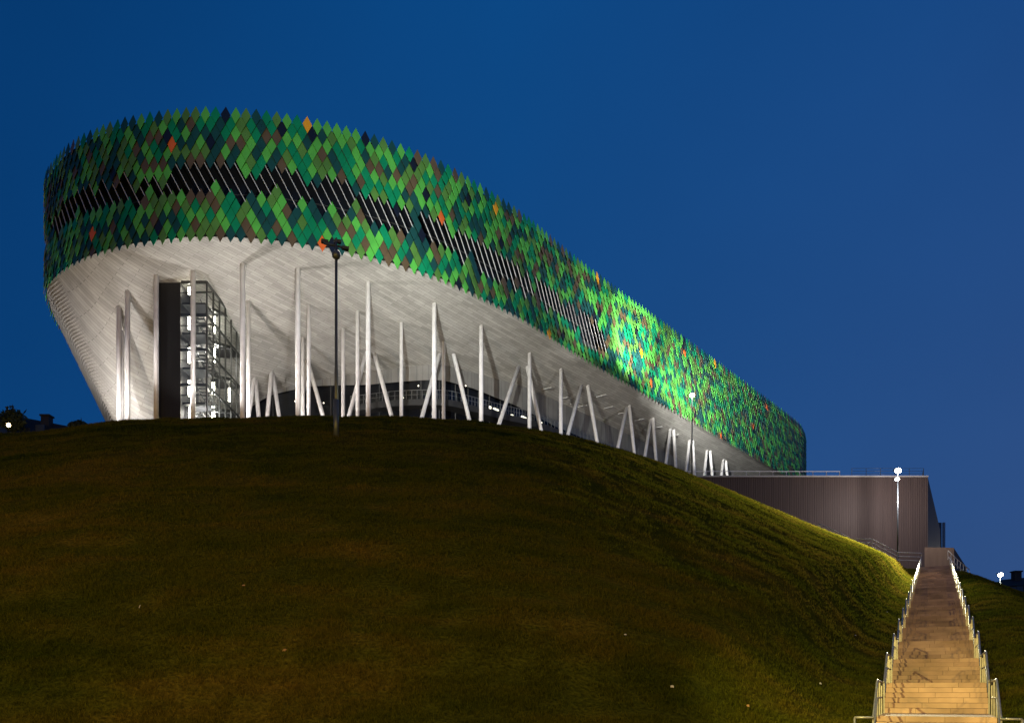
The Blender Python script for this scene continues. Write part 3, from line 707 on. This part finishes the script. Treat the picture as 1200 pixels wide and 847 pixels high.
scr = [(717,648,.32,.09,'paper','white strip of litter lying mid-slope, largest scrap on the hill'),(788,810,.14,.1,'paper','small white scrap in the greenest grass at the foot of the hill'),
       (962,805,.1,.1,'paper','tiny pale scrap left of the lowest stair railing'),(1040,719,.12,.08,'paper','pale scrap close beside the left stair railing'),
       (733,748,.1,.07,'paper','small crumpled scrap low on the dark slope below the white strip'),(163,716,.06,.16,'paper','little upright pale scrap on the left of the dark hill'),
       (333,768,.14,.12,'leafdead','fallen yellowish leaf at the left foot of the hill'),(285,690,.12,.08,'leafdead','dry leaf alone on the dark left slope'),(877,832,.12,.1,'leafdead','dry leaf at the foot of the hill near the bottom railing'),
       (1003,747,.1,.08,'paper','pale crumb on the bank above the lowest railing')]
for x, y, w, h, mt, lb in scr:
    Yq = np.linspace(21, 90, 1400); Xq = (x-600)/1000*Yq; yy = HZ-1000*terrain(Xq, Yq)/Yq; Y = float(Yq[np.argmax(yy < y)])
    X = (x-600)/1000*Y; z = tz(X, Y)+.1; m = MB(); a = random.uniform(-.4,.4); w *= .7; h *= .7
    pts = [Vector((X+dx*w, Y+dy*.08+dx*a*.1, z+dy*h)) for dx, dy in ((-.5,0),(-.1,.15),(.4,-.1),(.5,.8),(.05,1.0),(-.45,.75))]
    m.face(pts); m.face([p+Vector((0,.012,0)) for p in pts[::-1]])
    for i in range(6): m.face([pts[i], pts[i]+Vector((0,.012,0)), pts[(i+1)%6]+Vector((0,.012,0)), pts[(i+1)%6]])
    tag(m.build('litter_scrap' if mt == 'paper' else 'fallen_leaf', mt), lb, 'litter' if mt == 'paper' else 'leaf')

# ------------------------------------------------------------------ light
W = (1,.945,.885); SOD = (1,.64,.12)
def up(x, y, tx, ty, tzz, watts, size=140, h=.45, r=.12): spot('uplight', (x, y, max(tz(x, y), 0)+h), (tx, ty, tzz), watts, W, size, .6, r)
up(-32.4, 86.4, -30, 89, 42, 5000, 165); up(-29.2, 86.6, -26, 91, 42, 5600, 165); up(-21.5, 99, -21, 97, 42, 1200, 150)
up(-32.6, 79.6, -31, 84, 36, 2000, 84); up(-29.8, 79.6, -26, 84, 36, 1800, 84); up(-20, 79.2, -19, 86, 36, 1800, 90)
up(-41.0, 90.3, -43.5, 95, 36, 2000, 130); up(-55, 89, -47, 96, 36, 2600, 80); up(-46.5, 88, -46, 93, 38, 700, 80); up(-40.5, 81.0, -40.5, 88, 35, 6000, 80)
up(-10, 81, -8, 90, 35, 1700, 90); up(1.5, 89.5, 3, 99, 35, 1500, 90)
up(12, 103, 11, 112, 37, 1100, 100); up(21, 115, 18, 122, 37, 1000, 100); up(31, 130, 28, 137, 38, 1000, 100); up(44, 149, 40, 153, 40, 1300)
pt('tower_fill', (-32.0,92.5,37.2), 420, W, .3); pt('tower_fill', (-32.0,92.5,30.2), 420, W, .3); pt('tower_fill', (-32.0,87.5,33.0), 260, W, .3)  # unseen fill points added inside the tower to boost its tube lamps
# facade floods on the pole
tpv = tp+Vector((0,.6,.1))
spot('facade_flood', tpv, (-15,82,50), 43000, (.95,1,.9), 66, 1, .2)
spot('facade_flood', tpv, (2,98,50), 84000, (.95,1,.9), 56, .9, .2)
for tx, ty, tzz, wt in ((-26,83,36.0,14000),(-13,86,36.5,13000),(0,97,37.5,14000)):
    spot('column_fill', tpv+Vector((0,.2,-.9)), (tx,ty,tzz), wt, (1,.93,.97), 36, .9, .15)  # added fill spots that brighten the columns, no fixture of their own
# street lamps
pt('lamp_light', lampA+Vector((.2,-.9,-2.1)), 3300, (1,.88,.82), .25)
spot('lamp_flood', lampA+Vector((-.6,-1.8,.1)), (38.5,90.5,14.6), 110000, (1,.88,.50), 40, 1, .25)
spot('lamp_flood', lampA+Vector((-.3,-2.0,.2)), (33,86,14.5), 330000, (1,.88,.50), 58, 1, .25)
for tx, ty, tzz, wt, sz in ((4,105.5,51,26000,46),(10,113,51.5,40000,44),(15.5,120,51.5,120000,46),(22,128.5,51.5,60000,48),(32,141,51.5,110000,48),(45,158,52,150000,42)):
    spot('facade_flood', lampB+Vector((-.7+tx*.01,.3,.8)), (tx,ty,tzz), wt, (1,1,.92), sz, 1, .2)
pt('lamp_light', lampC+Vector((0,-1,0)), 3000, (1,.92,.7), .25)
# sodium street lighting at the foot of the hill, behind the photographer
spot('road_lamp', (0.8,17.5,5.2), (13.2,26,-.3), 13500, (1,.80,.20), 56, 1, .05)
for x, y, zq, wt, c in ((-50,-2,9,34000,(1,.55,.08)), (-22,-10,9,29000,(1,.57,.10)), (6,-10,9,24000,(1,.66,.13)), (27,6,8,6000,(1,.72,.16))):
    pt('road_lamp', (x,y,zq), wt, c, .2)

# ------------------------------------------------------------------ sky
w = bpy.data.worlds.new('World'); S.world = w; w.use_nodes = True; nt = w.node_tree
bg = nt.nodes['Background']
sky = nt.nodes.new('ShaderNodeTexSky'); sky.sky_type = 'NISHITA'; sky.sun_disc = False; sky.sun_elevation = math.radians(-3); sky.sun_rotation = math.radians(60)
tc = nt.nodes.new('ShaderNodeTexCoord'); sx = nt.nodes.new('ShaderNodeSeparateXYZ'); nt.links.new(tc.outputs['Generated'], sx.inputs[0])
def ramp(src, stops):
    mr = nt.nodes.new('ShaderNodeValToRGB'); el = mr.color_ramp.elements
    el[0].position, el[0].color = stops[0][0], (*stops[0][1],1); el[1].position, el[1].color = stops[-1][0], (*stops[-1][1],1)
    for p, c in stops[1:-1]: q = el.new(p); q.color = (*c,1)
    nt.links.new(src, mr.inputs[0]); return mr
mr = nt.nodes.new('ShaderNodeMapRange'); mr.inputs['From Min'].default_value = -.6; mr.inputs['From Max'].default_value = .6; nt.links.new(sx.outputs['X'], mr.inputs['Value'])
low = ramp(mr.outputs[0], [(0,(.0012,.050,.190)),(.5,(.008,.068,.230)),(1,(.026,.074,.222))])
high = ramp(mr.outputs[0], [(0,(.0002,.030,.128)),(.5,(.0025,.060,.224)),(1,(.009,.063,.236))])
ev = nt.nodes.new('ShaderNodeMapRange'); ev.inputs['From Min'].default_value = .15; ev.inputs['From Max'].default_value = .65; nt.links.new(sx.outputs['Z'], ev.inputs['Value'])
mx = nt.nodes.new('ShaderNodeMixRGB'); nt.links.new(ev.outputs[0], mx.inputs[0]); nt.links.new(low.outputs[0], mx.inputs[1]); nt.links.new(high.outputs[0], mx.inputs[2])
cl = nt.nodes.new('ShaderNodeTexNoise'); cl.inputs['Scale'].default_value = 2.2; cl.inputs['Detail'].default_value = 4; nt.links.new(tc.outputs['Generated'], cl.inputs['Vector'])
clr = ramp(cl.outputs['Fac'], [(.3,(.9,.9,.9)),(.7,(1.1,1.07,1.05))])
mm = nt.nodes.new('ShaderNodeMixRGB'); mm.blend_type = 'MULTIPLY'; mm.inputs[0].default_value = 1; nt.links.new(mx.outputs[0], mm.inputs[1]); nt.links.new(clr.outputs[0], mm.inputs[2])
sc = nt.nodes.new('ShaderNodeMixRGB'); sc.blend_type = 'ADD'; sc.inputs[0].default_value = .02; nt.links.new(mm.outputs[0], sc.inputs[1]); nt.links.new(sky.outputs[0], sc.inputs[2])
nt.links.new(sc.outputs[0], bg.inputs['Color']); bg.inputs['Strength'].default_value = 1.0

# ------------------------------------------------------------------ camera
cd = bpy.data.cameras.new('Camera'); cam = bpy.data.objects.new('Camera', cd); COL.objects.link(cam)
cam.location = (0,0,0); cam.rotation_euler = (math.radians(90),0,0)
cd.sensor_width = 36; cd.lens = 30; cd.shift_y = (HZ-423.5)/1200; cd.clip_start = .1; cd.clip_end = 12000
S.camera = cam
S.view_settings.view_transform = 'Standard'; S.view_settings.look = 'None'; S.view_settings.exposure = 0; S.view_settings.gamma = 1
S.cycles.use_denoising = True; S.cycles.denoiser = 'OPENIMAGEDENOISE'; S.cycles.max_bounces = 6; S.cycles.sample_clamp_indirect = 4; S.cycles.caustics_reflective = False; S.cycles.caustics_refractive = False
